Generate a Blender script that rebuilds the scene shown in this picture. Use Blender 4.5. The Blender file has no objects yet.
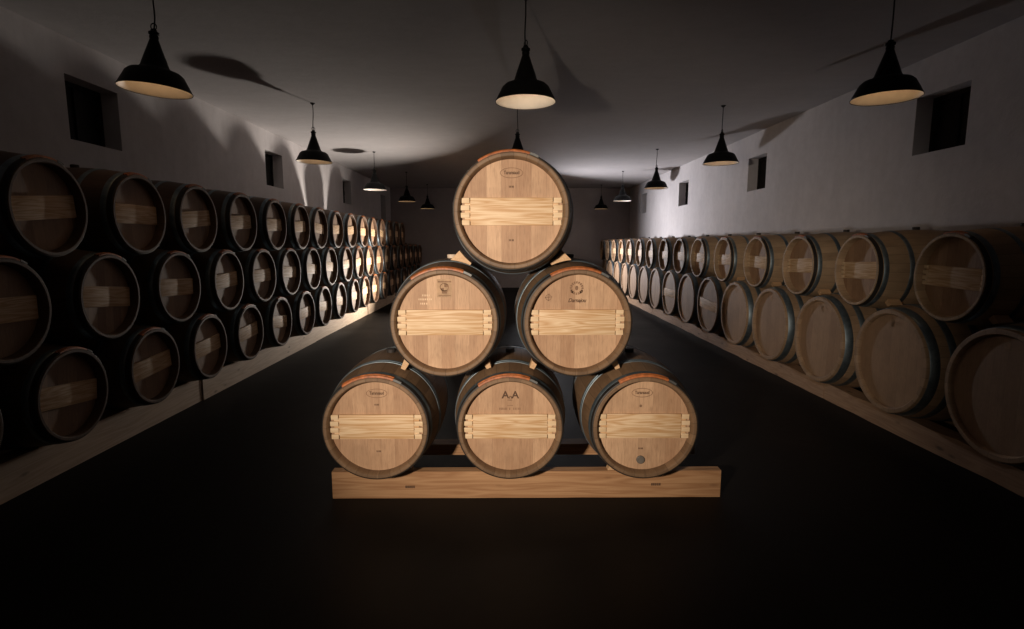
import bpy, bmesh, math, random
from mathutils import Vector, Matrix, Quaternion
random.seed(7)
PI = math.pi
R = math.radians
scene = bpy.context.scene
COL = scene.collection

# ------------------------------------------------------------------ materials
class NT:
    def __init__(self, name):
        self.m = bpy.data.materials.new(name)
        self.m.use_nodes = True
        self.t = self.m.node_tree
        self.b = self.t.nodes['Principled BSDF']
    def n(self, typ, **kw):
        nd = self.t.nodes.new(typ)
        for k, v in kw.items():
            if hasattr(nd, k): setattr(nd, k, v)
        return nd
    def link(self, a, b): self.t.links.new(a, b)
    def math(self, op, a, b=None, c=None):
        nd = self.t.nodes.new('ShaderNodeMath'); nd.operation = op
        for i, v in enumerate((a, b, c)):
            if v is None: continue
            if isinstance(v, (int, float)): nd.inputs[i].default_value = v
            else: self.link(v, nd.inputs[i])
        return nd.outputs[0]
    def mix(self, f, a, b, mode='MIX'):
        nd = self.t.nodes.new('ShaderNodeMix'); nd.data_type = 'RGBA'; nd.blend_type = mode
        for key, v in ((0, f), (6, a), (7, b)):
            if isinstance(v, (int, float)): nd.inputs[key].default_value = v
            elif isinstance(v, tuple): nd.inputs[key].default_value = (*v, 1)
            else: self.link(v, nd.inputs[key])
        return nd.outputs[2]
    def coord(self, kind='Object'):
        return self.t.nodes.new('ShaderNodeTexCoord').outputs[kind]
    def scale(self, vec, s, off=None):
        nd = self.t.nodes.new('ShaderNodeVectorMath'); nd.operation = 'MULTIPLY'
        self.link(vec, nd.inputs[0]); nd.inputs[1].default_value = s
        out = nd.outputs[0]
        if off is not None:
            ad = self.t.nodes.new('ShaderNodeVectorMath'); ad.operation = 'ADD'
            self.link(out, ad.inputs[0]); self.link(off, ad.inputs[1]); out = ad.outputs[0]
        return out
    def noise(self, vec, scale=1, detail=4, rough=.6, dist=0):
        nd = self.t.nodes.new('ShaderNodeTexNoise')
        nd.inputs['Scale'].default_value = scale; nd.inputs['Detail'].default_value = detail
        nd.inputs['Roughness'].default_value = rough; nd.inputs['Distortion'].default_value = dist
        self.link(vec, nd.inputs['Vector']); return nd.outputs[0]
    def white(self, a, b=None):
        nd = self.t.nodes.new('ShaderNodeTexWhiteNoise')
        nd.noise_dimensions = '2D' if b is not None else '1D'
        if b is None: self.link(a, nd.inputs['W'])
        else:
            cv = self.t.nodes.new('ShaderNodeCombineXYZ')
            self.link(a, cv.inputs[0]); self.link(b, cv.inputs[1]); self.link(cv.outputs[0], nd.inputs['Vector'])
        return nd.outputs['Value']
    def rand(self): return self.t.nodes.new('ShaderNodeObjectInfo').outputs['Random']
    def sep(self, v):
        nd = self.t.nodes.new('ShaderNodeSeparateXYZ'); self.link(v, nd.inputs[0]); return nd.outputs
    def ramp(self, f, p0, p1):
        nd = self.t.nodes.new('ShaderNodeMapRange'); self.link(f, nd.inputs[0])
        nd.inputs[1].default_value = p0; nd.inputs[2].default_value = p1; return nd.outputs[0]
    def col(self, c):
        if isinstance(c, tuple): self.b.inputs['Base Color'].default_value = (*c, 1)
        else: self.link(c, self.b.inputs['Base Color'])
    def set(self, **kw):
        for k, v in kw.items():
            s = self.b.inputs[k.replace('_', ' ')]
            if isinstance(v, (int, float)): s.default_value = v
            else: self.link(v, s)
    def bump(self, h, strength=.3, dist=.002):
        nd = self.t.nodes.new('ShaderNodeBump'); nd.inputs['Strength'].default_value = strength
        nd.inputs['Distance'].default_value = dist
        self.link(h, nd.inputs['Height']); self.link(nd.outputs[0], self.b.inputs['Normal'])

M = {}
def rand_vec(t, r):
    cv = t.t.nodes.new('ShaderNodeCombineXYZ')
    for i, k in enumerate((37., 11., 53.)): t.link(t.math('MULTIPLY', r, k), cv.inputs[i])
    return cv.outputs[0]

def head_wood(name, c_lo, c_hi, plank=.078):
    t = NT(name); v = t.coord(); r = t.rand(); x, y, z = t.sep(v)
    p = t.math('ADD', t.math('DIVIDE', x, plank), t.math('MULTIPLY', r, 13.7))
    pl = t.white(t.math('FLOOR', p), r)
    fr = t.math('FRACT', p)
    seam = t.math('LESS_THAN', fr, .025)
    off = rand_vec(t, t.math('ADD', r, pl))
    g = t.noise(t.scale(v, (70, 70, 3.2), off), 1, 5, .65, .4)
    ray = t.noise(t.scale(v, (260, 260, 22), off), 1, 2, .5)
    f = t.math('ADD', t.math('MULTIPLY', pl, .6), t.math('MULTIPLY', t.ramp(g, .25, .75), .4))
    c = t.mix(f, c_lo, c_hi)
    c = t.mix(t.math('MULTIPLY', t.ramp(ray, .5, .7), .35), c, tuple(q * .6 for q in c_lo))
    c = t.mix(t.math('MULTIPLY', seam, .3), c, tuple(q * .35 for q in c_lo))
    blot = t.noise(t.scale(v, (5, 5, 5), off), 1, 3, .6)
    c = t.mix(t.math('MULTIPLY', t.ramp(blot, .45, .75), .4), c, tuple(q * .65 for q in c_lo))
    t.col(c); t.set(Roughness=.62); t.bump(g, .15, .001)
    return t.m
M['head'] = head_wood('oak_head', (.33, .175, .09), (.64, .415, .25))
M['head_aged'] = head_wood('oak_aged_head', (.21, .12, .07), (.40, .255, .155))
M['head_right'] = head_wood('oak_right_head', (.25, .135, .07), (.44, .275, .16))
M['head_big'] = head_wood('oak_large_head', (.33, .20, .115), (.47, .31, .19), .095)

def pine(name, lo, hi, axis, sc=1.0, knots=True):
    t = NT(name); v = t.coord(); r = t.rand(); off = rand_vec(t, r)
    s = [26 * sc, 26 * sc, 26 * sc]; s[axis] = 1.6 * sc
    big = t.noise(t.scale(v, tuple(s), off), 1, 2, .5, .3)
    rings = t.math('FRACT', t.math('MULTIPLY', big, 6.5))
    rings = t.math('ABSOLUTE', t.math('SUBTRACT', rings, .5))
    s2 = [220, 220, 220]; s2[axis] = 6
    fine = t.noise(t.scale(v, tuple(s2), off), 1, 3, .6)
    f = t.math('ADD', t.math('MULTIPLY', rings, 1.2), t.math('MULTIPLY', t.math('SUBTRACT', fine, .5), .7))
    c = t.mix(f, lo, hi)
    if knots:
        s3 = [9, 9, 9]; s3[axis] = 3.2
        vo = t.t.nodes.new('ShaderNodeTexVoronoi'); t.link(t.scale(v, tuple(s3), off), vo.inputs['Vector'])
        vo.inputs['Scale'].default_value = 1
        k = t.ramp(vo.outputs['Distance'], .16, .06)
        c = t.mix(t.math('MULTIPLY', k, .75), c, tuple(q * .3 for q in lo))
    t.col(c); t.set(Roughness=.6); t.bump(fine, .15, .001)
    return t.m
M['bar'] = pine('pale_pine_bar', (.52, .30, .135), (.88, .70, .47), 0, 1.0, False)
M['peg'] = pine('pale_peg', (.66, .47, .27), (.78, .60, .40), 0, 1.0, False)
M['beam_x'] = pine('pine_beam', (.36, .18, .08), (.59, .345, .175), 0, .6)
M['beam_y'] = pine('pine_long_beam', (.52, .38, .26), (.70, .56, .42), 1, .6)
M['beam_y2'] = pine('pine_reddish_beam', (.36, .215, .125), (.52, .35, .22), 1, .6)
M['wedge'] = pine('pine_wedge', (.55, .33, .165), (.70, .47, .27), 1, 1.2, False)

def stave(name, lo, hi, N=27):
    t = NT(name); v = t.coord(); r = t.rand(); x, y, z = t.sep(v)
    a = t.math('ADD', t.math('MULTIPLY', t.math('ARCTAN2', x, z), N / (2 * PI)), t.math('MULTIPLY', r, 9.3))
    a = t.math('ADD', a, 100.0)
    pl = t.white(t.math('FLOOR', a), r); fr = t.math('FRACT', a)
    seam = t.math('LESS_THAN', fr, .035)
    off = rand_vec(t, t.math('ADD', r, pl))
    g = t.noise(t.scale(v, (60, 4, 60), off), 1, 5, .65, .3)
    f = t.math('ADD', t.math('MULTIPLY', pl, .5), t.math('MULTIPLY', t.ramp(g, .25, .75), .5))
    c = t.mix(f, lo, hi)
    c = t.mix(t.math('MULTIPLY', seam, .6), c, tuple(q * .3 for q in lo))
    wine = t.noise(t.scale(v, (4, 3, 4), off), 1, 3, .6)
    c = t.mix(t.math('MULTIPLY', t.ramp(wine, .52, .75), .5), c, tuple(q * .5 for q in lo))
    t.col(c); t.set(Roughness=.6); t.bump(g, .2, .001)
    return t.m
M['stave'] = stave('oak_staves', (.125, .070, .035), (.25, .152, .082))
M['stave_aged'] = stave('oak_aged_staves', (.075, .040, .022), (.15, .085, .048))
M['stave_light'] = stave('oak_pale_staves', (.34, .225, .13), (.52, .365, .225))
M['stave_big'] = stave('oak_large_staves', (.30, .19, .11), (.46, .31, .19), 34)

def metal(name, lo, hi, rough=.42, met=.85):
    t = NT(name); v = t.coord(); r = t.rand()
    g = t.noise(t.scale(v, (14, 14, 14), rand_vec(t, r)), 1, 5, .65)
    t.col(t.mix(t.ramp(g, .3, .7), lo, hi)); t.set(Metallic=met, Roughness=rough)
    return t.m
M['galv'] = metal('galvanised_hoop', (.13, .17, .20), (.27, .33, .36), .5)
M['dark_hoop'] = metal('blackened_hoop', (.018, .015, .013), (.05, .042, .036), .55, .3)
M['clasp'] = metal('bright_clasp', (.10, .10, .10), (.22, .22, .21), .6)
def plain(name, c, rough=.6, var=.25, sc=20, spec=None):
    t = NT(name); v = t.coord(); g = t.noise(t.scale(v, (sc, sc, sc), rand_vec(t, t.rand())), 1, 4, .6)
    t.col(t.mix(t.ramp(g, .3, .7), tuple(q * (1 - var) for q in c), tuple(min(1, q * (1 + var)) for q in c)))
    t.set(Roughness=rough)
    if spec is not None: t.set(Specular_IOR_Level=spec)
    return t.m
M['orange'] = plain('orange_band', (.37, .11, .028), .5, .45, 40)
M['cork'] = plain('pale_bung', (.78, .62, .47), .7)
M['bung'] = plain('dark_bung', (.035, .028, .025), .6)
M['grey_bung'] = plain('grey_bung', (.13, .11, .09), .6)
M['stamp'] = plain('burnt_mark', (.10, .052, .028), .8)
M['stamp_soft'] = plain('faint_burnt_mark', (.22, .125, .07), .8)
M['stamp_box'] = plain('burnt_panel', (.42, .27, .16), .8)
M['chalk'] = plain('chalk_mark', (.66, .48, .32), .9)
M['enamel_black'] = plain('black_enamel', (.003, .003, .003), .5, .2, 20, .2)
M['enamel_white'] = plain('white_enamel', (.80, .76, .70), .45, .04)
M['cord'] = plain('black_cord', (.01, .01, .01), .6)
M['shutter'] = plain('dark_shutter', (.012, .010, .009), .7, .3, 12, .2)

def bulb_mat():
    t = NT('warm_bulb'); t.col((.9, .8, .65)); t.set(Roughness=.3)
    t.b.inputs['Emission Color'].default_value = (1, .62, .32, 1); t.b.inputs['Emission Strength'].default_value = 1.5
    return t.m
M['bulb'] = bulb_mat()

def plaster(name, lo, hi, k=1.0):
    t = NT(name); v = t.coord()
    a = t.noise(t.scale(v, (1.1, 1.1, 1.1)), 1, 6, .62)
    b = t.noise(t.scale(v, (9, 9, 9)), 1, 5, .7)
    d = t.noise(t.scale(v, (2.2, 7, 1.2)), 1, 4, .6)
    f = t.math('ADD', t.math('MULTIPLY', t.ramp(a, .3, .7), .45), t.math('MULTIPLY', t.ramp(b, .3, .7), .3))
    f = t.math('ADD', f, t.math('MULTIPLY', t.ramp(d, .3, .7), .25))
    t.col(t.mix(f, lo, hi)); t.set(Roughness=.9, Specular_IOR_Level=.2)
    t.bump(t.math('ADD', a, t.math('MULTIPLY', b, .25)), .35, .03)
    return t.m
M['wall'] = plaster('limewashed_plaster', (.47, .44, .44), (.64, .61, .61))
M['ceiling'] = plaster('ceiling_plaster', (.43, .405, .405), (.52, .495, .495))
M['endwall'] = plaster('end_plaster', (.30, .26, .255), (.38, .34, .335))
def floor_mat():
    t = NT('dark_concrete'); v = t.coord()
    a = t.noise(t.scale(v, (.9, .9, .9)), 1, 6, .65, .6)
    b = t.noise(t.scale(v, (14, 14, 14)), 1, 4, .65)
    f = t.math('ADD', t.math('MULTIPLY', t.ramp(a, .35, .72), .7), t.math('MULTIPLY', b, .3))
    t.col(t.mix(f, (.0035, .003, .0028), (.014, .012, .011)))
    t.set(Roughness=t.math('ADD', .40, t.math('MULTIPLY', a, .3)), Specular_IOR_Level=.10)
    t.bump(b, .15, .004)
    return t.m
M['floor'] = floor_mat()

# ------------------------------------------------------------------ mesh helpers
def finish(bm, name, mats, sharp=35):
    bmesh.ops.recalc_face_normals(bm, faces=bm.faces)
    me = bpy.data.meshes.new(name); bm.to_mesh(me); bm.free()
    for p in me.polygons: p.use_smooth = True
    me.set_sharp_from_angle(angle=R(sharp))
    for m in (mats if isinstance(mats, list) else [mats]): me.materials.append(m)
    return me
def link(name, me, parent=None, loc=(0, 0, 0)):
    o = bpy.data.objects.new(name, me); COL.objects.link(o); o.location = loc
    if parent: o.parent = parent
    return o
def tag(o, label, cat, group=None):
    o['label'] = label; o['category'] = cat
    if group: o['group'] = group
    return o
def empty(name, loc=(0, 0, 0)):
    o = bpy.data.objects.new(name, None); COL.objects.link(o); o.location = loc
    o.empty_display_size = .1
    return o
def lathe(bm, prof, n=72, a0=0., a1=2 * PI, closed_prof=False, axis='Y', mat=0):
    """prof: list of (along, radius)"""
    full = abs(a1 - a0 - 2 * PI) < 1e-6
    steps = n if full else n + 1
    rings = []
    for i in range(steps):
        a = a0 + (a1 - a0) * i / n
        ring = []
        for (t, r) in prof:
            if axis == 'Y': ring.append(bm.verts.new((r * math.sin(a), t, r * math.cos(a))))
            else: ring.append(bm.verts.new((r * math.cos(a), r * math.sin(a), t)))
        rings.append(ring)
    m = len(prof)
    for i in range(n):
        A = rings[i]; B = rings[(i + 1) % steps]
        for j in range(m if closed_prof else m - 1):
            k = (j + 1) % m
            f = bm.faces.new((A[j], A[k], B[k], B[j])); f.material_index = mat
    if not full and closed_prof:
        bm.faces.new(rings[0]); bm.faces.new(list(reversed(rings[-1])))
    return rings
def box(bm, x0, x1, y0, y1, z0, z1, bev=0.0):
    vs = [bm.verts.new((x, y, z)) for x in (x0, x1) for y in (y0, y1) for z in (z0, z1)]
    fs = [(0, 1, 3, 2), (4, 6, 7, 5), (0, 4, 5, 1), (2, 3, 7, 6), (0, 2, 6, 4), (1, 5, 7, 3)]
    faces = [bm.faces.new([vs[i] for i in f]) for f in fs]
    if bev:
        es = list({e for f in faces for e in f.edges})
        bmesh.ops.bevel(bm, geom=es, offset=bev, segments=2, affect='EDGES', profile=.6)
def prism(bm, pts, y0, y1):
    """pts: (x,z) polygon extruded in y"""
    a = [bm.verts.new((x, y0, z)) for x, z in pts]; b = [bm.verts.new((x, y1, z)) for x, z in pts]
    bm.faces.new(a); bm.faces.new(list(reversed(b)))
    n = len(pts)
    for i in range(n): bm.faces.new((a[i], b[i], b[(i + 1) % n], a[(i + 1) % n]))
def tube(bm, pts, r, n=8):
    rings = []
    for i, p in enumerate(pts):
        p = Vector(p)
        d = (Vector(pts[min(i + 1, len(pts) - 1)]) - Vector(pts[max(i - 1, 0)])).normalized()
        u = d.orthogonal().normalized() if i == 0 else (u0 - d * u0.dot(d)).normalized()
        u0 = u; w = d.cross(u)
        rings.append([bm.verts.new(p + (u * math.cos(2 * PI * k / n) + w * math.sin(2 * PI * k / n)) * r) for k in range(n)])
    for A, B in zip(rings, rings[1:]):
        for k in range(n): bm.faces.new((A[k], A[(k + 1) % n], B[(k + 1) % n], B[k]))
    bm.faces.new(list(reversed(rings[0]))); bm.faces.new(rings[-1])

# ------------------------------------------------------------------ barrels
class Kind: pass
def make_kind(Rh, Rb, L, thick, recess, hoops, mats, bar=True, N=72, arc=None, pegs=True):
    """mesh set of one barrel kind; axis along +Y, front face at y=0, origin on the axis"""
    k = Kind(); k.Rh, k.Rb, k.L, k.recess = Rh, Rb, L, recess
    def rad(y):
        u = 2 * y / L - 1
        return Rb - (Rb - Rh) * abs(u) ** 2.0
    k.rad = rad
    ri = Rh - thick; rin = ri - .008
    half = [(recess + .012, rin), (recess, rin), (recess * .35, rin + .002), (.004, ri - .001), (0, ri + .003), (0, Rh - .004), (.003, Rh)]
    mid = [(y, rad(y)) for y in [L * (i / 24) for i in range(1, 24)]]
    back = [(L - y, r) for y, r in reversed(half)]
    bm = bmesh.new(); lathe(bm, half + mid + back, N); k.staves = finish(bm, 'staves', mats['stave'], 28)
    bm = bmesh.new()
    rr = rin + .004
    prof = [(recess, .0001), (recess, rr * .5), (recess, rr), (recess + .018, rr), (recess + .018, .0001)]
    lathe(bm, prof, N); bmesh.ops.remove_doubles(bm, verts=bm.verts, dist=.0005)
    k.head = finish(bm, 'head', mats['head'])
    k.hoops = []
    for (y0, y1, th, mat, nm) in hoops:
        for mirror in (False, True):
            a, b = (y0, y1) if not mirror else (L - y1, L - y0)
            ys = [a + (b - a) * q for q in (0, .08, .5, .92, 1)]
            ths = (.35, 1, 1, 1, .35)
            outer = [(y, rad(y) + th * q) for y, q in zip(ys, ths)]
            inner = [(y, rad(y) - .002) for y in reversed(ys)]
            bm = bmesh.new(); lathe(bm, outer + inner, N, closed_prof=True)
            k.hoops.append((nm, finish(bm, nm, M[mat], 40)))
    k.arc = None
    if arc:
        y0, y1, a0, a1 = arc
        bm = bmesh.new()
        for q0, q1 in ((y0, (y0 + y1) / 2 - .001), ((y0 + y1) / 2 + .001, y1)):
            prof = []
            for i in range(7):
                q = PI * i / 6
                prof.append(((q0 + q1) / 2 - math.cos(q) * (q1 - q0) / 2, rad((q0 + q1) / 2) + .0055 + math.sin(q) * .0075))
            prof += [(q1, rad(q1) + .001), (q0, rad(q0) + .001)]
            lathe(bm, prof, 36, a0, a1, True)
        k.arc = finish(bm, 'orange_arc', M['orange'], 50)  # orange band over the top stretch of the dark chime hoop only
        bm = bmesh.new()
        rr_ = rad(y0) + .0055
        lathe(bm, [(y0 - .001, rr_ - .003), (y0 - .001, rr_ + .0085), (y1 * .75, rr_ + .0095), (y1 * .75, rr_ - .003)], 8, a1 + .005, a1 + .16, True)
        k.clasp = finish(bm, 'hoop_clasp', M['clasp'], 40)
    bm = bmesh.new()
    rb = Rb + .003
    c0 = L * .5
    lathe(bm, [(-.025, .0001), (-.025, .026), (.018, .029), (.022, .026), (.022, .0001)], 20, axis='Z')
    bmesh.ops.remove_doubles(bm, verts=bm.verts, dist=.0005)
    k.bung = finish(bm, 'bung', mats['bung'], 40); k.bung_loc = (0, c0, rb)
    k.bar = None
    if bar:
        h = .0715; hw = math.sqrt(rin ** 2 - h ** 2) - .006
        bx = hw - .036 if pegs else hw
        d0 = recess - .016
        bm = bmesh.new(); box(bm, -bx, bx, d0, recess - .0005, -h, h, .004)
        # stepped tongues at both ends
        for s in (-1, 1) if pegs else ():
            for i in range(3):
                zc = -h + (i + 1) * 2 * h / 4
                a, b = sorted((s * (bx - .002), s * (hw - .006)))
                box(bm, a, b, recess - .010, recess - .0005, zc - .0155, zc + .0155, .002)
        k.bar = finish(bm, 'crossbar', mats['bar'], 30)
        k.pegs = []
        for s in (-1, 1) if pegs else ():
            for i in range(4):
                zc = -h + .0145 + i * (2 * h - .029) / 3
                a, b = sorted((s * (bx + .003), s * (math.sqrt(max(rin ** 2 - zc ** 2, 0)) - .001)))
                bm = bmesh.new(); box(bm, a, b, d0 - .002, recess - .009, zc - .0135, zc + .0135, .0025)
                k.pegs.append(finish(bm, 'peg', M['peg'], 40))
    return k

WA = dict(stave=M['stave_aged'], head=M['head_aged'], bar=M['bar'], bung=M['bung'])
W = dict(stave=M['stave'], head=M['head'], bar=M['bar'], bung=M['bung'])
WL = dict(W, stave=M['stave_light'], head=M['head_right'])
WB = dict(stave=M['stave_big'], head=M['head_big'], bar=M['bar'], bung=M['bung'])
small_hoops = [(.006, .038, .006, 'dark_hoop', 'chime_hoop'), (.044, .078, .004, 'galv', 'quarter_hoop'),
               (.235, .255, .003, 'galv', 'bilge_hoop'), (.260, .280, .003, 'galv', 'bilge_hoop')]
rack_hoops = [(.006, .038, .005, 'dark_hoop', 'chime_hoop'), (.044, .082, .004, 'galv', 'quarter_hoop'),
              (.235, .272, .003, 'galv', 'bilge_hoop')]
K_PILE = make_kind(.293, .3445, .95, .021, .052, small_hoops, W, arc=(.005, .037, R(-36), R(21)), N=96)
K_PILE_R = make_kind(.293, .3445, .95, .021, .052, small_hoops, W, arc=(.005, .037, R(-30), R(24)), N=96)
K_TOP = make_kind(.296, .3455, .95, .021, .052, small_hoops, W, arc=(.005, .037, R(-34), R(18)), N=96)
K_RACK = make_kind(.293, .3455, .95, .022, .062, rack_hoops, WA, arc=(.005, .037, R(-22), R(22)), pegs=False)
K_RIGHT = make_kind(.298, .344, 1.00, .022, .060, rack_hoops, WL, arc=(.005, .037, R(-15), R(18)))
big_hoops = [(.022, .085, .004, 'galv', 'chime_hoop'), (.150, .200, .003, 'galv', 'quarter_hoop'), (.330, .385, .003, 'galv', 'bilge_hoop')]
K_BIG = make_kind(.4075, .477, 1.10, .034, .030, big_hoops, WB, bar=False, N=80)
K_BIGBAR = make_kind(.4075, .477, 1.10, .034, .030, big_hoops, WB, bar=True, N=80)

def proto(k, orange=True, bung='bung'):
    root = empty('wine_barrel')
    o = (0, 0, k.Rb)                      # children sit on the axis, the empty at the bottom of the belly
    link('staves', k.staves, root, o)
    h = link('head', k.head, root, o)
    h2 = link('head', k.head, root, (0, k.L, k.Rb)); h2.rotation_euler = (0, 0, PI)
    for nm, me in k.hoops: link(nm, me, root, o)
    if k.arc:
        ho = link('orange_arc', k.arc, root, o); ho['label'] = 'orange arc along the top of the rim'
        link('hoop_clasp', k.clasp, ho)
    if k.bar:
        b = link('crossbar', k.bar, root, o); b['label'] = 'pale pine crossbar across the head'
        for p in k.pegs: link('peg', p, b)
    b = link('bung', k.bung, root, (0, k.L * .5, 2 * k.Rb + .001))
    if bung == 'cork':
        b.data = k.bung.copy(); b.data.materials[0] = M['cork']; b['label'] = 'pale wooden bung'
    return root
def copy_tree(o, parent=None):
    c = o.copy(); COL.objects.link(c)
    if parent: c.parent = parent
    for ch in list(o.children): copy_tree(ch, c)
    return c
def place(root, k, front, yaw, roll=0., pitch=0.):
    """front = centre of the front face; yaw about z, roll about the barrel axis"""
    q = Quaternion((0, 0, 1), yaw) @ Quaternion((1, 0, 0), pitch) @ Quaternion((0, 1, 0), roll)
    root.rotation_mode = 'QUATERNION'; root.rotation_quaternion = q
    root.location = Vector(front) + q @ Vector((0, 0, -k.Rb))
    return root

# ---- the pyramid
ZB, ZM, ZT = .511, 1.110, 1.710
PILE = {
    'bl': ((-.742, 2.945, ZB), K_PILE, 0), 'bc': ((.017, 2.945, ZB), K_PILE, R(-.3)), 'br': ((.780, 2.945, ZB), K_PILE_R, R(-.5)),
    'ml': ((-.345, 2.945, ZM), K_PILE, 0), 'mr': ((.390, 2.945, ZM), K_PILE_R, 0), 'tp': ((.022, 2.835, ZT), K_TOP, R(-2.6)),
}
PL = {
    'bl': 'oak barrel at the lower left of the central pyramid, faint oval stamp on its head',
    'bc': 'oak barrel in the middle of the pyramid bottom row, stamped with large letters',
    'br': 'oak barrel at the lower right of the central pyramid, grey bung low in its head',
    'ml': 'oak barrel in the pyramid middle row, left, square crest stamped on its head',
    'mr': 'oak barrel in the pyramid middle row, right, round emblem and script on its head',
    'tp': 'single oak barrel on the very top of the central pyramid',
}
PB = {}
for key, (fr, k, yaw) in PILE.items():
    r = proto(k, bung='cork' if key == 'ml' else 'bung')
    tag(r, PL[key], 'barrel', 'barrels of the central pyramid'); place(r, k, fr, yaw); PB[key] = r

# ---- marks burnt into the heads (children of the head they are on)
def head_of(r): return [c for c in r.children if c.name.split('.')[0] == 'head'][0]
def text_mesh(s, size, shear=0., ext=.0004, spacing=1.0):
    cu = bpy.data.curves.new('lettering', 'FONT'); cu.body = s; cu.size = size; cu.align_x = 'CENTER'; cu.align_y = 'CENTER'
    cu.extrude = ext; cu.offset = size * .022; cu.shear = shear; cu.space_character = spacing; cu.resolution_u = 3
    ob = bpy.data.objects.new('lettering', cu); COL.objects.link(ob)
    bpy.context.view_layer.update()
    me = bpy.data.meshes.new_from_object(ob.evaluated_get(bpy.context.evaluated_depsgraph_get()))
    bpy.data.objects.remove(ob); bpy.data.curves.remove(cu)
    return me
def stamp_text(r, k, s, x, z, size, mat='stamp', shear=0., spacing=1.0, sx=1.0):
    me = text_mesh(s, size, shear, spacing=spacing); me.materials.clear(); me.materials.append(M[mat])
    o = link('stamped_lettering', me, head_of(r), (x, k.recess - .0006, z)); o.rotation_euler = (PI / 2, 0, 0); o.scale = (sx, 1, 1)
    return o
def flat(bm, y, pts):
    a = [bm.verts.new((x, y, z)) for x, z in pts]; b = [bm.verts.new((x, y + .0006, z)) for x, z in pts]
    bm.faces.new(a); bm.faces.new(list(reversed(b)))
    n = len(pts)
    for i in range(n): bm.faces.new((a[i], b[i], b[(i + 1) % n], a[(i + 1) % n]))
def ring_bm(bm, y, cx, cz, ra, rb, w, n=40, a0=0, a1=2 * PI):
    for i in range(n):
        p, q = a0 + (a1 - a0) * i / n, a0 + (a1 - a0) * (i + 1) / n
        flat(bm, y, [(cx + (ra) * math.cos(p), cz + rb * math.sin(p)), (cx + ra * math.cos(q), cz + rb * math.sin(q)),
                     (cx + (ra - w) * math.cos(q), cz + (rb - w) * math.sin(q)), (cx + (ra - w) * math.cos(p), cz + (rb - w) * math.sin(p))])
def stamp_bm(r, k, bm, name, mat, lift=.0006):
    link(name, finish(bm, name, M[mat]), head_of(r), (0, k.recess - lift, 0))
def tick_row(bm, xs, z, h, w=.004):
    for x in xs: flat(bm, 0, [(x, z - h / 2), (x + w, z - h / 2), (x + w, z + h / 2), (x, z + h / 2)])
for key, x0, z0 in (('bl', .003, .192), ('br', -.012, .192), ('tp', .0, .198)):
    r, k = PB[key], PILE[key][1]
    bm = bmesh.new(); ring_bm(bm, 0, x0, z0, .060, .027, .0032); stamp_bm(r, k, bm, 'oval_stamp', 'stamp_soft')
    stamp_text(r, k, 'Taransaud', x0, z0 + .001, .026, 'stamp', 0, .95, .8)
for key, x0, z0 in (('bl', .0, .126), ('tp', -.003, .128), ('tp', -.003, -.148), ('bl', .003, -.150), ('br', -.012, -.138)):
    r, k = PB[key], PILE[key][1]
    bm = bmesh.new(); tick_row(bm, [x0 - .011, x0 - .004, x0 + .004, x0 + .010], z0, .010, .0042)
    stamp_bm(r, k, bm, 'small_stamp', 'stamp')
r, k = PB['br'], K_PILE_R
bm = bmesh.new(); flat(bm, 0, [(-.018 + .008 * math.cos(a * PI / 6), .115 + .008 * math.sin(a * PI / 6)) for a in range(12)]); stamp_bm(r, k, bm, 'dark_spot', 'stamp_soft')
bm = bmesh.new(); lathe(bm, [(-.010, .0001), (-.010, .020), (-.007, .024), (.006, .025)], 24); bmesh.ops.remove_doubles(bm, verts=bm.verts, dist=.0005)
o = link('head_bung', finish(bm, 'head_bung', M['grey_bung']), r, (-.010, K_PILE_R.recess, K_PILE_R.Rb - .205)); o['label'] = 'grey bung low in the head'
# bottom middle: A n A and the two small lines
r = PB['bc']; k = K_PILE
stamp_text(r, k, 'A', -.027, .180, .060); stamp_text(r, k, 'n', .002, .170, .032); stamp_text(r, k, 'A', .029, .180, .060)
bm = bmesh.new(); tick_row(bm, [-.014, -.007, .0, .007], .151, .008, .004); flat(bm, 0, [(-.016, .118), (.016, .118), (.016, .121), (-.016, .121)])
tick_row(bm, [-.062, -.054, -.047, -.038, -.030, -.022, -.005, .018, .027, .036, .046, .054], .100, .013, .0046)
stamp_bm(r, k, bm, 'small_stamp', 'stamp_soft')
# middle left: square panel with a round crest, faint chalk lines beside it
r = PB['ml']
bm = bmesh.new(); flat(bm, 0, [(-.042, .140), (.040, .140), (.040, .240), (-.042, .240)]); stamp_bm(r, k, bm, 'stamp_panel', 'stamp_box', .0003)
bm = bmesh.new()
tick_row(bm, [-.036 + i * .0075 for i in range(10)], .226, .009, .0055)
ring_bm(bm, 0, -.001, .196, .025, .023, .004)
flat(bm, 0, [(-.001, .196), (.020, .196), (.016, .212), (-.001, .217)])
flat(bm, 0, [(-.018, .178), (-.004, .178), (-.004, .192), (-.021, .190)])
flat(bm, 0, [(-.014, .160), (.012, .160), (.017, .178), (-.017, .178)])
flat(bm, 0, [(-.034, .147), (.034, .147), (.034, .1505), (-.034, .1505)])
stamp_bm(r, k, bm, 'crest_stamp', 'stamp_soft', .0009)
bm = bmesh.new()
for z, xs in ((.150, (-.125, -.116, -.107, -.098, -.088)), (.128, (-.145, -.136, -.128, -.118, -.108, -.098, -.088, -.078)), (.104, (-.135, -.125, -.115, -.103))):
    tick_row(bm, xs, z, .010, .0055)
stamp_bm(r, k, bm, 'chalk_writing', 'chalk')
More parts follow.
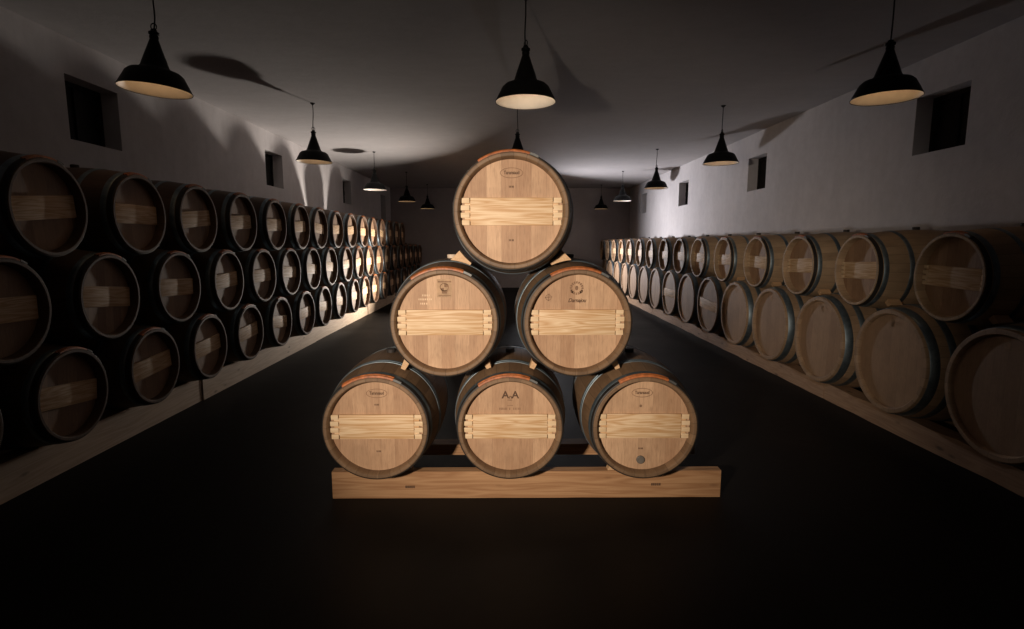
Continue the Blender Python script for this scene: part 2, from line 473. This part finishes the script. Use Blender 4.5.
# middle right: round emblem with a dark centre, script below, small cross at the left
r = PB['mr']; k = K_PILE_R
bm = bmesh.new()
for i in range(16):
    a = 2 * PI * i / 16
    flat(bm, 0, [(-.004 + rr_ * math.cos(a + da), .190 + rr_ * math.sin(a + da)) for rr_, da in ((.024, -.13), (.039, -.15), (.037, .13), (.026, .1))])
flat(bm, 0, [(-.004 + .009 * math.cos(q * PI / 8), .190 + .013 * math.sin(q * PI / 8)) for q in range(16)])
for s in (-1, 1): flat(bm, 0, [(-.004 + s * .017, .158), (-.004 + s * .036, .168), (-.004 + s * .030, .180), (-.004 + s * .018, .172)])
stamp_bm(r, k, bm, 'emblem_stamp', 'stamp_soft')
stamp_text(r, k, 'Darnajou', -.002, .121, .030, 'stamp', .35, .92, .95)
bm = bmesh.new(); ring_bm(bm, 0, -.160, .138, .017, .017, .003, 20); flat(bm, 0, [(-.180, .136), (-.138, .140), (-.138, .143), (-.180, .139)]); flat(bm, 0, [(-.161, .118), (-.157, .118), (-.155, .160), (-.159, .160)])
stamp_bm(r, k, bm, 'cross_mark', 'stamp_soft')

# ---- left rack
ORD = ['first', 'second', 'third', 'fourth', 'fifth', 'sixth', 'seventh', 'eighth', 'ninth', 'tenth', 'eleventh', 'twelfth', 'thirteenth',
       'fourteenth', 'fifteenth', 'sixteenth', 'seventeenth', 'eighteenth', 'nineteenth', 'twentieth']
AL, SL, Y0L = -2.78, .814, 3.41
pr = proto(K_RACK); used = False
first = True
for row, z, ks, nm in (('T', 1.762, range(0, 15), 'top'), ('M', 1.172, [i - .5 for i in range(0, 19)], 'middle'), ('B', .577, range(-1, 18), 'bottom')):
    for n, kk in enumerate(ks):
        y = Y0L + SL * kk + (.03 if row == 'B' else .02 if row == 'M' else 0)
        o = pr if first else copy_tree(pr); first = False
        place(o, K_RACK, (AL + random.uniform(-.012, .012), y + random.uniform(-.008, .008), z), R(90 + random.uniform(-1, 1)), R(random.uniform(-6, 6)))
        tag(o, f'oak barrel, {ORD[n]} from camera in the {nm} row of the left rack', 'barrel', f'barrels in the {nm} row of the left rack')

# ---- right rack
AR, SR = 3.0, .975
prs = proto(K_RIGHT); first = True
for n in range(15):
    o = prs if first else copy_tree(prs); first = False
    place(o, K_RIGHT, (AR + random.uniform(-.012, .012), 3.6775 + SR * n, 1.314), R(-90 + random.uniform(-1, 1)), R(random.uniform(-3, 3)))
    tag(o, f'small oak barrel, {ORD[n]} from camera in the upper row of the right rack', 'barrel', 'barrels in the upper row of the right rack')
pb, pbb = proto(K_BIG), proto(K_BIGBAR); u1 = u2 = False
small_box = {0, 1, 2}
for n in range(15):
    bar = n in (5, 7)
    if bar: o = pbb if not u2 else copy_tree(pbb); u2 = True
    else: o = pb if not u1 else copy_tree(pb); u1 = True
    place(o, K_BIGBAR if bar else K_BIG, (AR + random.uniform(-.01, .01), 3.21 + SR * n, .622), R(-90 + random.uniform(-.6, .6)), R(random.uniform(-4, 4)))
    what = 'large cask with crossbar' if bar else 'large plain cask'
    tag(o, f'{what}, {ORD[n]} from camera in lower row of right rack', 'barrel', 'casks in the lower row of the right rack')
    if n in (0, 1, 2):
        bm = bmesh.new(); y = 0
        flat(bm, 0, [(-.02, .270), (.02, .270), (.02, .325), (-.02, .325)])
        flat(bm, 0, [(.035, .290), (.10, .290), (.10, .298), (.035, .298)])
        flat(bm, 0, [(.035, .310), (.09, .310), (.09, .316), (.035, .316)])
        me = finish(bm, 'head_stamp', M['stamp_box']); link('head_stamp', me, head_of(o), (0, K_BIG.recess - .0006, 0))
# marks go on after copying so only these casks carry them

# ------------------------------------------------------------------ timbers and wedges
def beam(name, x0, x1, y0, y1, z0, z1, mat, label, group=None, wob=.004):
    bm = bmesh.new()
    lx, ly = x1 - x0, y1 - y0
    along_y = ly > lx
    n = 14
    rings = []
    for i in range(n + 1):
        t = i / n
        d = [random.uniform(-wob, wob) * (0 if i in (0, n) else 1) for _ in range(3)]
        if along_y:
            y = y0 + ly * t
            rings.append([(x0 + d[0], y, z0), (x1, y, z0), (x1, y, z1), (x0 + d[1], y, z1 - abs(d[2]))])
        else:
            x = x0 + lx * t
            rings.append([(x, y0 + d[0] * .5, z0), (x, y1, z0), (x, y1, z1), (x, y0 + d[1] * .5, z1 - abs(d[2]) * .5)])
    c = Vector(((x0 + x1) / 2, (y0 + y1) / 2, z0))
    V = [[bm.verts.new(Vector(p) - c) for p in rg] for rg in rings]
    for A, B in zip(V, V[1:]):
        for k in range(4): bm.faces.new((A[k], A[(k + 1) % 4], B[(k + 1) % 4], B[k]))
    bm.faces.new(V[0]); bm.faces.new(list(reversed(V[-1])))
    es = [e for e in bm.edges if len(e.link_faces) == 2 and e.calc_face_angle(0) > .8]
    bmesh.ops.bevel(bm, geom=es, offset=.005, segments=2, affect='EDGES')
    o = link(name, finish(bm, name, mat, 40), None, c)
    return tag(o, label, 'beam', group)
o = beam('support_beam', -1.065, 1.307, 3.15, 3.21, 0, .171, M['beam_x'], 'thick pine beam carrying the front of the central pyramid', 'beams under the central pyramid', .003)
# raised branding and a few nail heads on its face
for x, z in ((-.62, .075), (.88, .085)):
    bm = bmesh.new(); tick_row(bm, [x + i * .012 for i in range(5)], z, .016, .008)
    link('stamped_mark', finish(bm, 'stamped_mark', M['stamp']), o, Vector((0, 3.1455, 0)) - o.location)
beam('support_beam', -1.065, 1.307, 3.62, 3.72, .085, .163, M['beam_x'], 'rear pine beam behind the front one under the central pyramid', 'beams under the central pyramid', .003)
segs = [(2.0, 5.25), (5.26, 8.45), (8.46, 11.7), (11.71, 14.9), (14.91, 18.3)]
for i, (a, b) in enumerate(segs):
    beam('support_beam', -3.16 + (i % 2) * .012, -3.02 + (i % 2) * .012, a, b, 0, .240, M['beam_y'], f'pale pine beam under the left rack, {ORD[i]} length from the camera', 'front beams of the left rack', .010)
    beam('support_beam', -3.52, -3.38, a, b, 0, .240, M['beam_y'], f'rear pine beam under the left rack, behind the {ORD[i]} front length', 'rear beams of the left rack')
for i, (a, b) in enumerate(segs):
    beam('support_beam', 3.17, 3.31, a, b, 0, .168, M['beam_y2'], f'reddish pine beam under the right rack, {ORD[i]} length from the camera', 'front beams of the right rack', .010)
    beam('support_beam', 3.80, 3.94, a, b, 0, .168, M['beam_y2'], f'rear pine beam under the right rack, behind the {ORD[i]} front length', 'rear beams of the right rack')

for x, nm in ((-.742, 'lower left'), (.017, 'lower middle'), (.780, 'lower right')):
    beam('floor_skid', x - .05, x + .05, 3.212, 3.80, 0, .084, M['beam_x'], f'short timber skid on the floor beneath the {nm} barrel', 'skids under the central pyramid', .002)
def wedge_between(c_lo, r_lo, c_up, r_up, side, depth, to_world, label, group, t0=.05, t1=.20, tu=.24):
    """triangular block in the notch beside the contact of two barrels; (u,z) section plane"""
    (x1, z1), (x2, z2) = c_lo, c_up
    al = math.atan2(z2 - z1, x2 - x1); au = al + PI
    s = side
    gap = .012 if 'top' in label else .003
    N_ = 5
    pts = [(x1 + (r_lo + gap) * math.cos(al + s * (t0 + (t1 - t0) * i / N_)), z1 + (r_lo + gap) * math.sin(al + s * (t0 + (t1 - t0) * i / N_))) for i in range(N_ + 1)]
    pts += [(x2 + (r_up + gap) * math.cos(au - s * (tu + (t0 - tu) * i / N_)), z2 + (r_up + gap) * math.sin(au - s * (tu + (t0 - tu) * i / N_))) for i in range(N_ + 1)]
    cx = sum(p[0] for p in pts) / len(pts); cz = min(p[1] for p in pts)
    bm = bmesh.new(); prism(bm, [(p[0] - cx, p[1] - cz) for p in pts], 0, depth[1] - depth[0])
    bmesh.ops.recalc_face_normals(bm, faces=bm.faces)
    o = link('wooden_wedge', finish(bm, 'wooden_wedge', M['wedge'], 25))
    to_world(o, cx, depth[0], cz)
    return tag(o, label, 'wedge', group)
def tw_pile(o, u, d, z): o.location = (u, 2.945 + d, z)
ctr = {k: (v[0][0], v[0][2]) for k, v in PILE.items()}
names = {'bl': 'lower left', 'bc': 'lower middle', 'br': 'lower right', 'ml': 'left middle-row', 'mr': 'right middle-row', 'tp': 'top'}
rq = K_PILE.rad(.20) + .006
for lo, up, side in (('ml', 'tp', 1), ('mr', 'tp', -1), ('bl', 'ml', 1), ('bc', 'ml', -1), ('bc', 'mr', 1), ('br', 'mr', -1)):
    wedge_between(ctr[lo], rq, ctr[up], rq + .006, side, (.09, .19) if up == 'tp' else (.15, .22), tw_pile, f'pine wedge between the {names[lo]} and {names[up]} barrels of the pyramid', 'wedges of the central pyramid',
                  .13, .46 if up == 'tp' else .21, .40 if up == 'tp' else .24)
for key in ('bl', 'bc', 'br'):
    for sd, sn in ((-1, 'left'), (1, 'right')):
        for rear in (False, True):
            x = PILE[key][0][0]
            yb, dep, zb, a1 = (3.156, .048, .1725, 27) if not rear else (3.625, .09, .1645, 33)
            rr_ = max(K_PILE.rad(yb + dep - 2.945), K_PILE.rad(yb - 2.945)) + .009
            a0 = math.degrees(math.acos(min(1, (ZB - zb) / rr_))) if rr_ > ZB - zb else 6
            a0 = max(a0 + 1, 15)
            pts = []
            for q in range(6):
                ang = R(a0 + (a1 - a0) * q / 5)
                pts.append((x + sd * rr_ * math.sin(ang), max(ZB - rr_ * math.cos(ang), zb + .001)))
            pts = [(pts[0][0], zb)] + pts + [(pts[-1][0] + sd * (.012 if not rear else .03), zb)]
            cx = pts[0][0]
            bm = bmesh.new(); prism(bm, [(px - cx, pz - zb) for px, pz in pts], 0, dep)
            ow = link('wooden_wedge', finish(bm, 'wooden_wedge', M['wedge'], 25), None, (cx, yb, zb))
            tag(ow, f'pine chock on the {"rear" if rear else "front"} pyramid beam, {sn} side of the {names[key]} barrel', 'wedge', 'chocks on the pyramid beams')
def tw_right(o, u, d, z):
    o.rotation_euler = (0, 0, R(-90)); o.location = (AR + d, u_to_y(u), z)
def u_to_y(u): return -u     # local +x maps to world -y under the -90 degree turn
for n in range(5):
    yt = 3.6775 + SR * n
    for j, sd in ((n, -1), (n + 1, 1)):
        yb = 3.21 + SR * j
        wedge_between((-yb, .622), K_BIG.rad(.20) + .006, (-yt, 1.314), K_RIGHT.rad(.20) + .006, 1 if -yb < -yt else -1, (.12, .22), tw_right,
                      f'pine wedge under the {"near" if yb < yt else "far"} side of the {ORD[n]} upper barrel of the right rack', 'wedges of the right rack', .12, .21, .24)

# ------------------------------------------------------------------ lamps
def lamp_meshes():
    bm = bmesh.new()
    outer = [(0, .233), (.004, .2345), (.014, .228), (.060, .205), (.108, .180), (.128, .158), (.140, .118), (.150, .098), (.165, .088),
             (.220, .070), (.280, .049), (.345, .027), (.352, .022)]
    inner = [(.350, .016), (.278, .042), (.218, .064), (.163, .082), (.146, .094), (.134, .116), (.124, .152), (.104, .174), (.058, .199), (.012, .222), (.002, .229)]
    ro = lathe(bm, outer + inner, 64, axis='Z', closed_prof=True)
    no = len(outer)
    for f in bm.faces:
        # inside of the shade is white enamel
        idx = [v.index for v in f.verts]
    bm.verts.index_update()
    m = len(outer) + len(inner)
    for f in bm.faces:
        js = [v.index % m for v in f.verts]
        if min(js) >= no - 0 or (max(js) == m - 1 and min(js) >= no): f.material_index = 1
    shade = finish(bm, 'lamp_shade', [M['enamel_black'], M['enamel_white']], 30)
    bm = bmesh.new()
    lathe(bm, [(.335, .0001), (.335, .026), (.362, .030), (.372, .026), (.378, .034), (.392, .034), (.398, .022), (.412, .018), (.412, .0001)], 24, axis='Z')
    bmesh.ops.remove_doubles(bm, verts=bm.verts, dist=.0005)
    cap = finish(bm, 'lamp_cap', M['enamel_black'], 30)
    bm = bmesh.new()
    pts = [(.020 * math.cos(a) * 1.0, 0, .430 + .022 * math.sin(a)) for a in [2 * PI * i / 20 for i in range(21)]]
    tube(bm, pts, .004, 6)
    hook = finish(bm, 'hanging_ring', M['cord'])
    bm = bmesh.new()
    lathe(bm, [(.090, .0001), (.093, .018), (.108, .031), (.128, .034), (.150, .026), (.175, .016), (.215, .015), (.215, .0001)], 20, axis='Z')
    bmesh.ops.remove_doubles(bm, verts=bm.verts, dist=.0005)
    bulb = finish(bm, 'bulb', M['bulb'])
    return shade, cap, hook, bulb
LM = lamp_meshes()
CEIL = 3.38; LZ = 2.62
def cord_mesh(h, sway):
    bm = bmesh.new()
    pts = []
    n = 16
    for i in range(n + 1):
        t = i / n
        pts.append((sway * math.sin(t * PI * 2) * (1 - t), sway * .4 * math.sin(t * PI), .405 + (h - .405) * t))
    tube(bm, pts, .0055, 8)
    lathe(bm, [(h - .022, .0001), (h - .022, .014), (h - .004, .032), (h, .034)], 16, axis='Z')
    return finish(bm, 'cord', M['cord'])
CORD = [cord_mesh(CEIL - LZ, s) for s in (.010, -.006, .004)]
def lamp(x, y, label, group, rz, cord, tilt=0., glow=.38, gcol=(1, .60, .30)):
    r = empty('pendant_lamp', (x - (CEIL - LZ) * math.sin(tilt), y, LZ)); r.rotation_mode = 'QUATERNION'
    r.rotation_quaternion = Quaternion((0, 1, 0), tilt) @ Quaternion((0, 0, 1), rz)
    s = link('lamp_shade', LM[0], r); s['label'] = 'black enamel shade, white inside'
    link('lamp_cap', LM[1], r); link('hanging_ring', LM[2], r); link('cord', CORD[cord], r)
    link('bulb', LM[3], r)
    l = bpy.data.lights.new('lamp_glow', 'POINT'); l.energy = glow; l.color = gcol; l.shadow_soft_size = .03
    lo = bpy.data.objects.new('lamp_glow', l); COL.objects.link(lo); lo.parent = r; lo.location = (0, 0, .075)
    return tag(r, label, 'lamp', group)
for n in range(5):
    lamp(-(2.455, 2.57, 2.70, 2.63, 2.53)[n], (4.06, 7.52, 11.4, 14.6, 17.65)[n], f'black pendant lamp, {ORD[n]} from the camera in the left-hand row', 'pendant lamps of the left row', .6 * n, n % 3, R((3.2, 1.2, .4, 0, 0)[n]))
for n in range(5):
    lamp((2.84, 2.92, 2.97, 3.0, 3.03)[n], (4.22, 7.6, 11.03, 14.36, 17.75)[n], f'black pendant lamp, {ORD[n]} from the camera in the right-hand row', 'pendant lamps of the right row', 1 + .7 * n, (n + 1) % 3)
for n in range(2):
    lamp(.145, 4.36 + 3.27 * n, ['black pendant lamp hanging free above the top barrel, in the middle row', 'black pendant lamp mostly hidden behind the top barrel of the pyramid'][n],
         'pendant lamps of the middle row', 2.2 + n, n % 3, 0., .75, (1, .74, .50))

# ------------------------------------------------------------------ room
XL, XR, YE, YB = -3.95, 4.20, 18.8, -4.0
def struct(name, bm, mat):
    o = link(name, finish(bm, name, mat, 30)); o['kind'] = 'structure'; return o
bm = bmesh.new(); box(bm, XL - .5, XR + .5, YB - .3, YE + .3, -.2, 0); struct('floor', bm, M['floor'])
bm = bmesh.new(); box(bm, XL - .5, XR + .5, YB - .3, YE + .3, CEIL, CEIL + .2); struct('ceiling', bm, M['ceiling'])
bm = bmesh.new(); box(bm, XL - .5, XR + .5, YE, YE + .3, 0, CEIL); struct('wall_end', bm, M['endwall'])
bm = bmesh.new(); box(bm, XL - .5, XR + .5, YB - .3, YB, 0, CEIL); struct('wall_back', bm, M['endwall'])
def side_wall(name, x0, x1, wins):
    """solid wall with real openings"""
    bm = bmesh.new()
    ys = sorted({YB, YE} | {w[0] for w in wins} | {w[1] for w in wins})
    for a, b in zip(ys, ys[1:]):
        w = [q for q in wins if abs(q[0] - a) < 1e-6]
        if w:
            box(bm, x0, x1, a, b, 0, w[0][2]); box(bm, x0, x1, a, b, w[0][3], CEIL)
        else: box(bm, x0, x1, a, b, 0, CEIL)
    bmesh.ops.remove_doubles(bm, verts=bm.verts, dist=.0005)
    seen = {}
    for f in list(bm.faces):
        key = tuple(sorted(v.index for v in f.verts))
    bm.verts.index_update()
    dup = {}
    for f in bm.faces: dup.setdefault(tuple(sorted(v.index for v in f.verts)), []).append(f)
    kill = [f for fs in dup.values() if len(fs) > 1 for f in fs]
    bmesh.ops.delete(bm, geom=kill, context='FACES_ONLY')
    struct(name, bm, M['wall'])
WL_ = [(5.12, 5.79, 2.48, 3.05), (9.17, 9.86, 2.49, 3.06), (13.4, 14.1, 2.50, 3.08), (17.35, 18.05, 2.20, 3.05)]
WR_ = [(5.10, 5.76, 2.44, 3.01), (8.99, 9.66, 2.43, 2.99), (12.8, 13.5, 2.43, 2.99), (16.6, 17.2, 2.45, 3.03)]
side_wall('wall_left', XL - .4, XL, WL_); side_wall('wall_right', XR, XR + .4, WR_)
num = 0
for wins, xw, s in ((WL_, XL, -1), (WR_, XR, 1)):
    for (a, b, z0, z1) in wins:
        num += 1
        d = .19
        xs = sorted((xw + s * d, xw + s * (d + .05)))
        bm = bmesh.new(); box(bm, xs[0], xs[1], a, b, z0, z1)
        w = struct(f'window_{num}', bm, M['shutter'])
        bm = bmesh.new(); f0 = sorted((xw + s * (d - .02), xw + s * (d + .0)))
        t = .045
        for bx in ((a, a + t, z0, z1), (b - t, b, z0, z1), (a + t, b - t, z0, z0 + t), (a + t, b - t, z1 - t, z1), ((a + b) / 2 - .02, (a + b) / 2 + .02, z0 + t, z1 - t)):
            box(bm, f0[0], f0[1], *bx)
        link('window_frame', finish(bm, 'window_frame', M['shutter']), w)
        bm = bmesh.new(); h0 = sorted((xw + s * (d - .05), xw + s * (d - .02))); box(bm, h0[0], h0[1], b - .10, b - .07, (z0 + z1) / 2 - .05, (z0 + z1) / 2 + .05, .005)
        link('window_latch', finish(bm, 'window_latch', M['shutter']), w)

# ------------------------------------------------------------------ lights
def look(o, target):
    o.rotation_euler = (Vector(target) - o.location).to_track_quat('-Z', 'Y').to_euler()
def spot(name, loc, target, energy, size, blend, color, radius):
    l = bpy.data.lights.new(name, 'SPOT'); l.energy = energy; l.spot_size = R(size); l.spot_blend = blend; l.color = color; l.shadow_soft_size = radius
    o = bpy.data.objects.new(name, l); COL.objects.link(o); o.location = loc; look(o, target); return o
def area(name, loc, target, energy, size, color, spread=180):
    l = bpy.data.lights.new(name, 'AREA'); l.shape = 'DISK'; l.size = size; l.energy = energy; l.color = color; l.spread = R(spread)
    o = bpy.data.objects.new(name, l); COL.objects.link(o); o.location = loc; look(o, target); return o
spot('key_light', (-1.07, -.3, 1.58), (-.02, 2.95, 1.13), 590, 60, 1.0, (1, .85, .70), .06)
def strobe(name, loc, n, energy, color, spread, size=.12):
    area(name, loc, Vector(loc) + Vector(n), energy, size, color, spread)
strobe('strobe_left', (-1.45, 11.7, .60), (-.80, -.54, .46), 96, (1, .90, .80), 140, .26)
strobe('strobe_right', (.92, 15.2, 1.48), (.84, -.54, .10), 105, (.97, .95, 1), 140)

w = bpy.data.worlds.new('dim_cellar'); scene.world = w; w.use_nodes = True
w.node_tree.nodes['Background'].inputs[0].default_value = (.5, .48, .5, 1); w.node_tree.nodes['Background'].inputs[1].default_value = .004

# ------------------------------------------------------------------ camera
cam = bpy.data.cameras.new('camera'); co = bpy.data.objects.new('camera', cam); COL.objects.link(co)
cam.sensor_width = 36; cam.lens = 543 / 1024 * 36; cam.clip_start = .05
co.location = (0, 0, 1.55); co.rotation_euler = (R(90 - 7.55), 0, R(-.53))
scene.camera = co
vs = scene.view_settings
vs.view_transform = 'Standard'; vs.look = 'None'; vs.exposure = 0; vs.gamma = 1; vs.use_curve_mapping = False
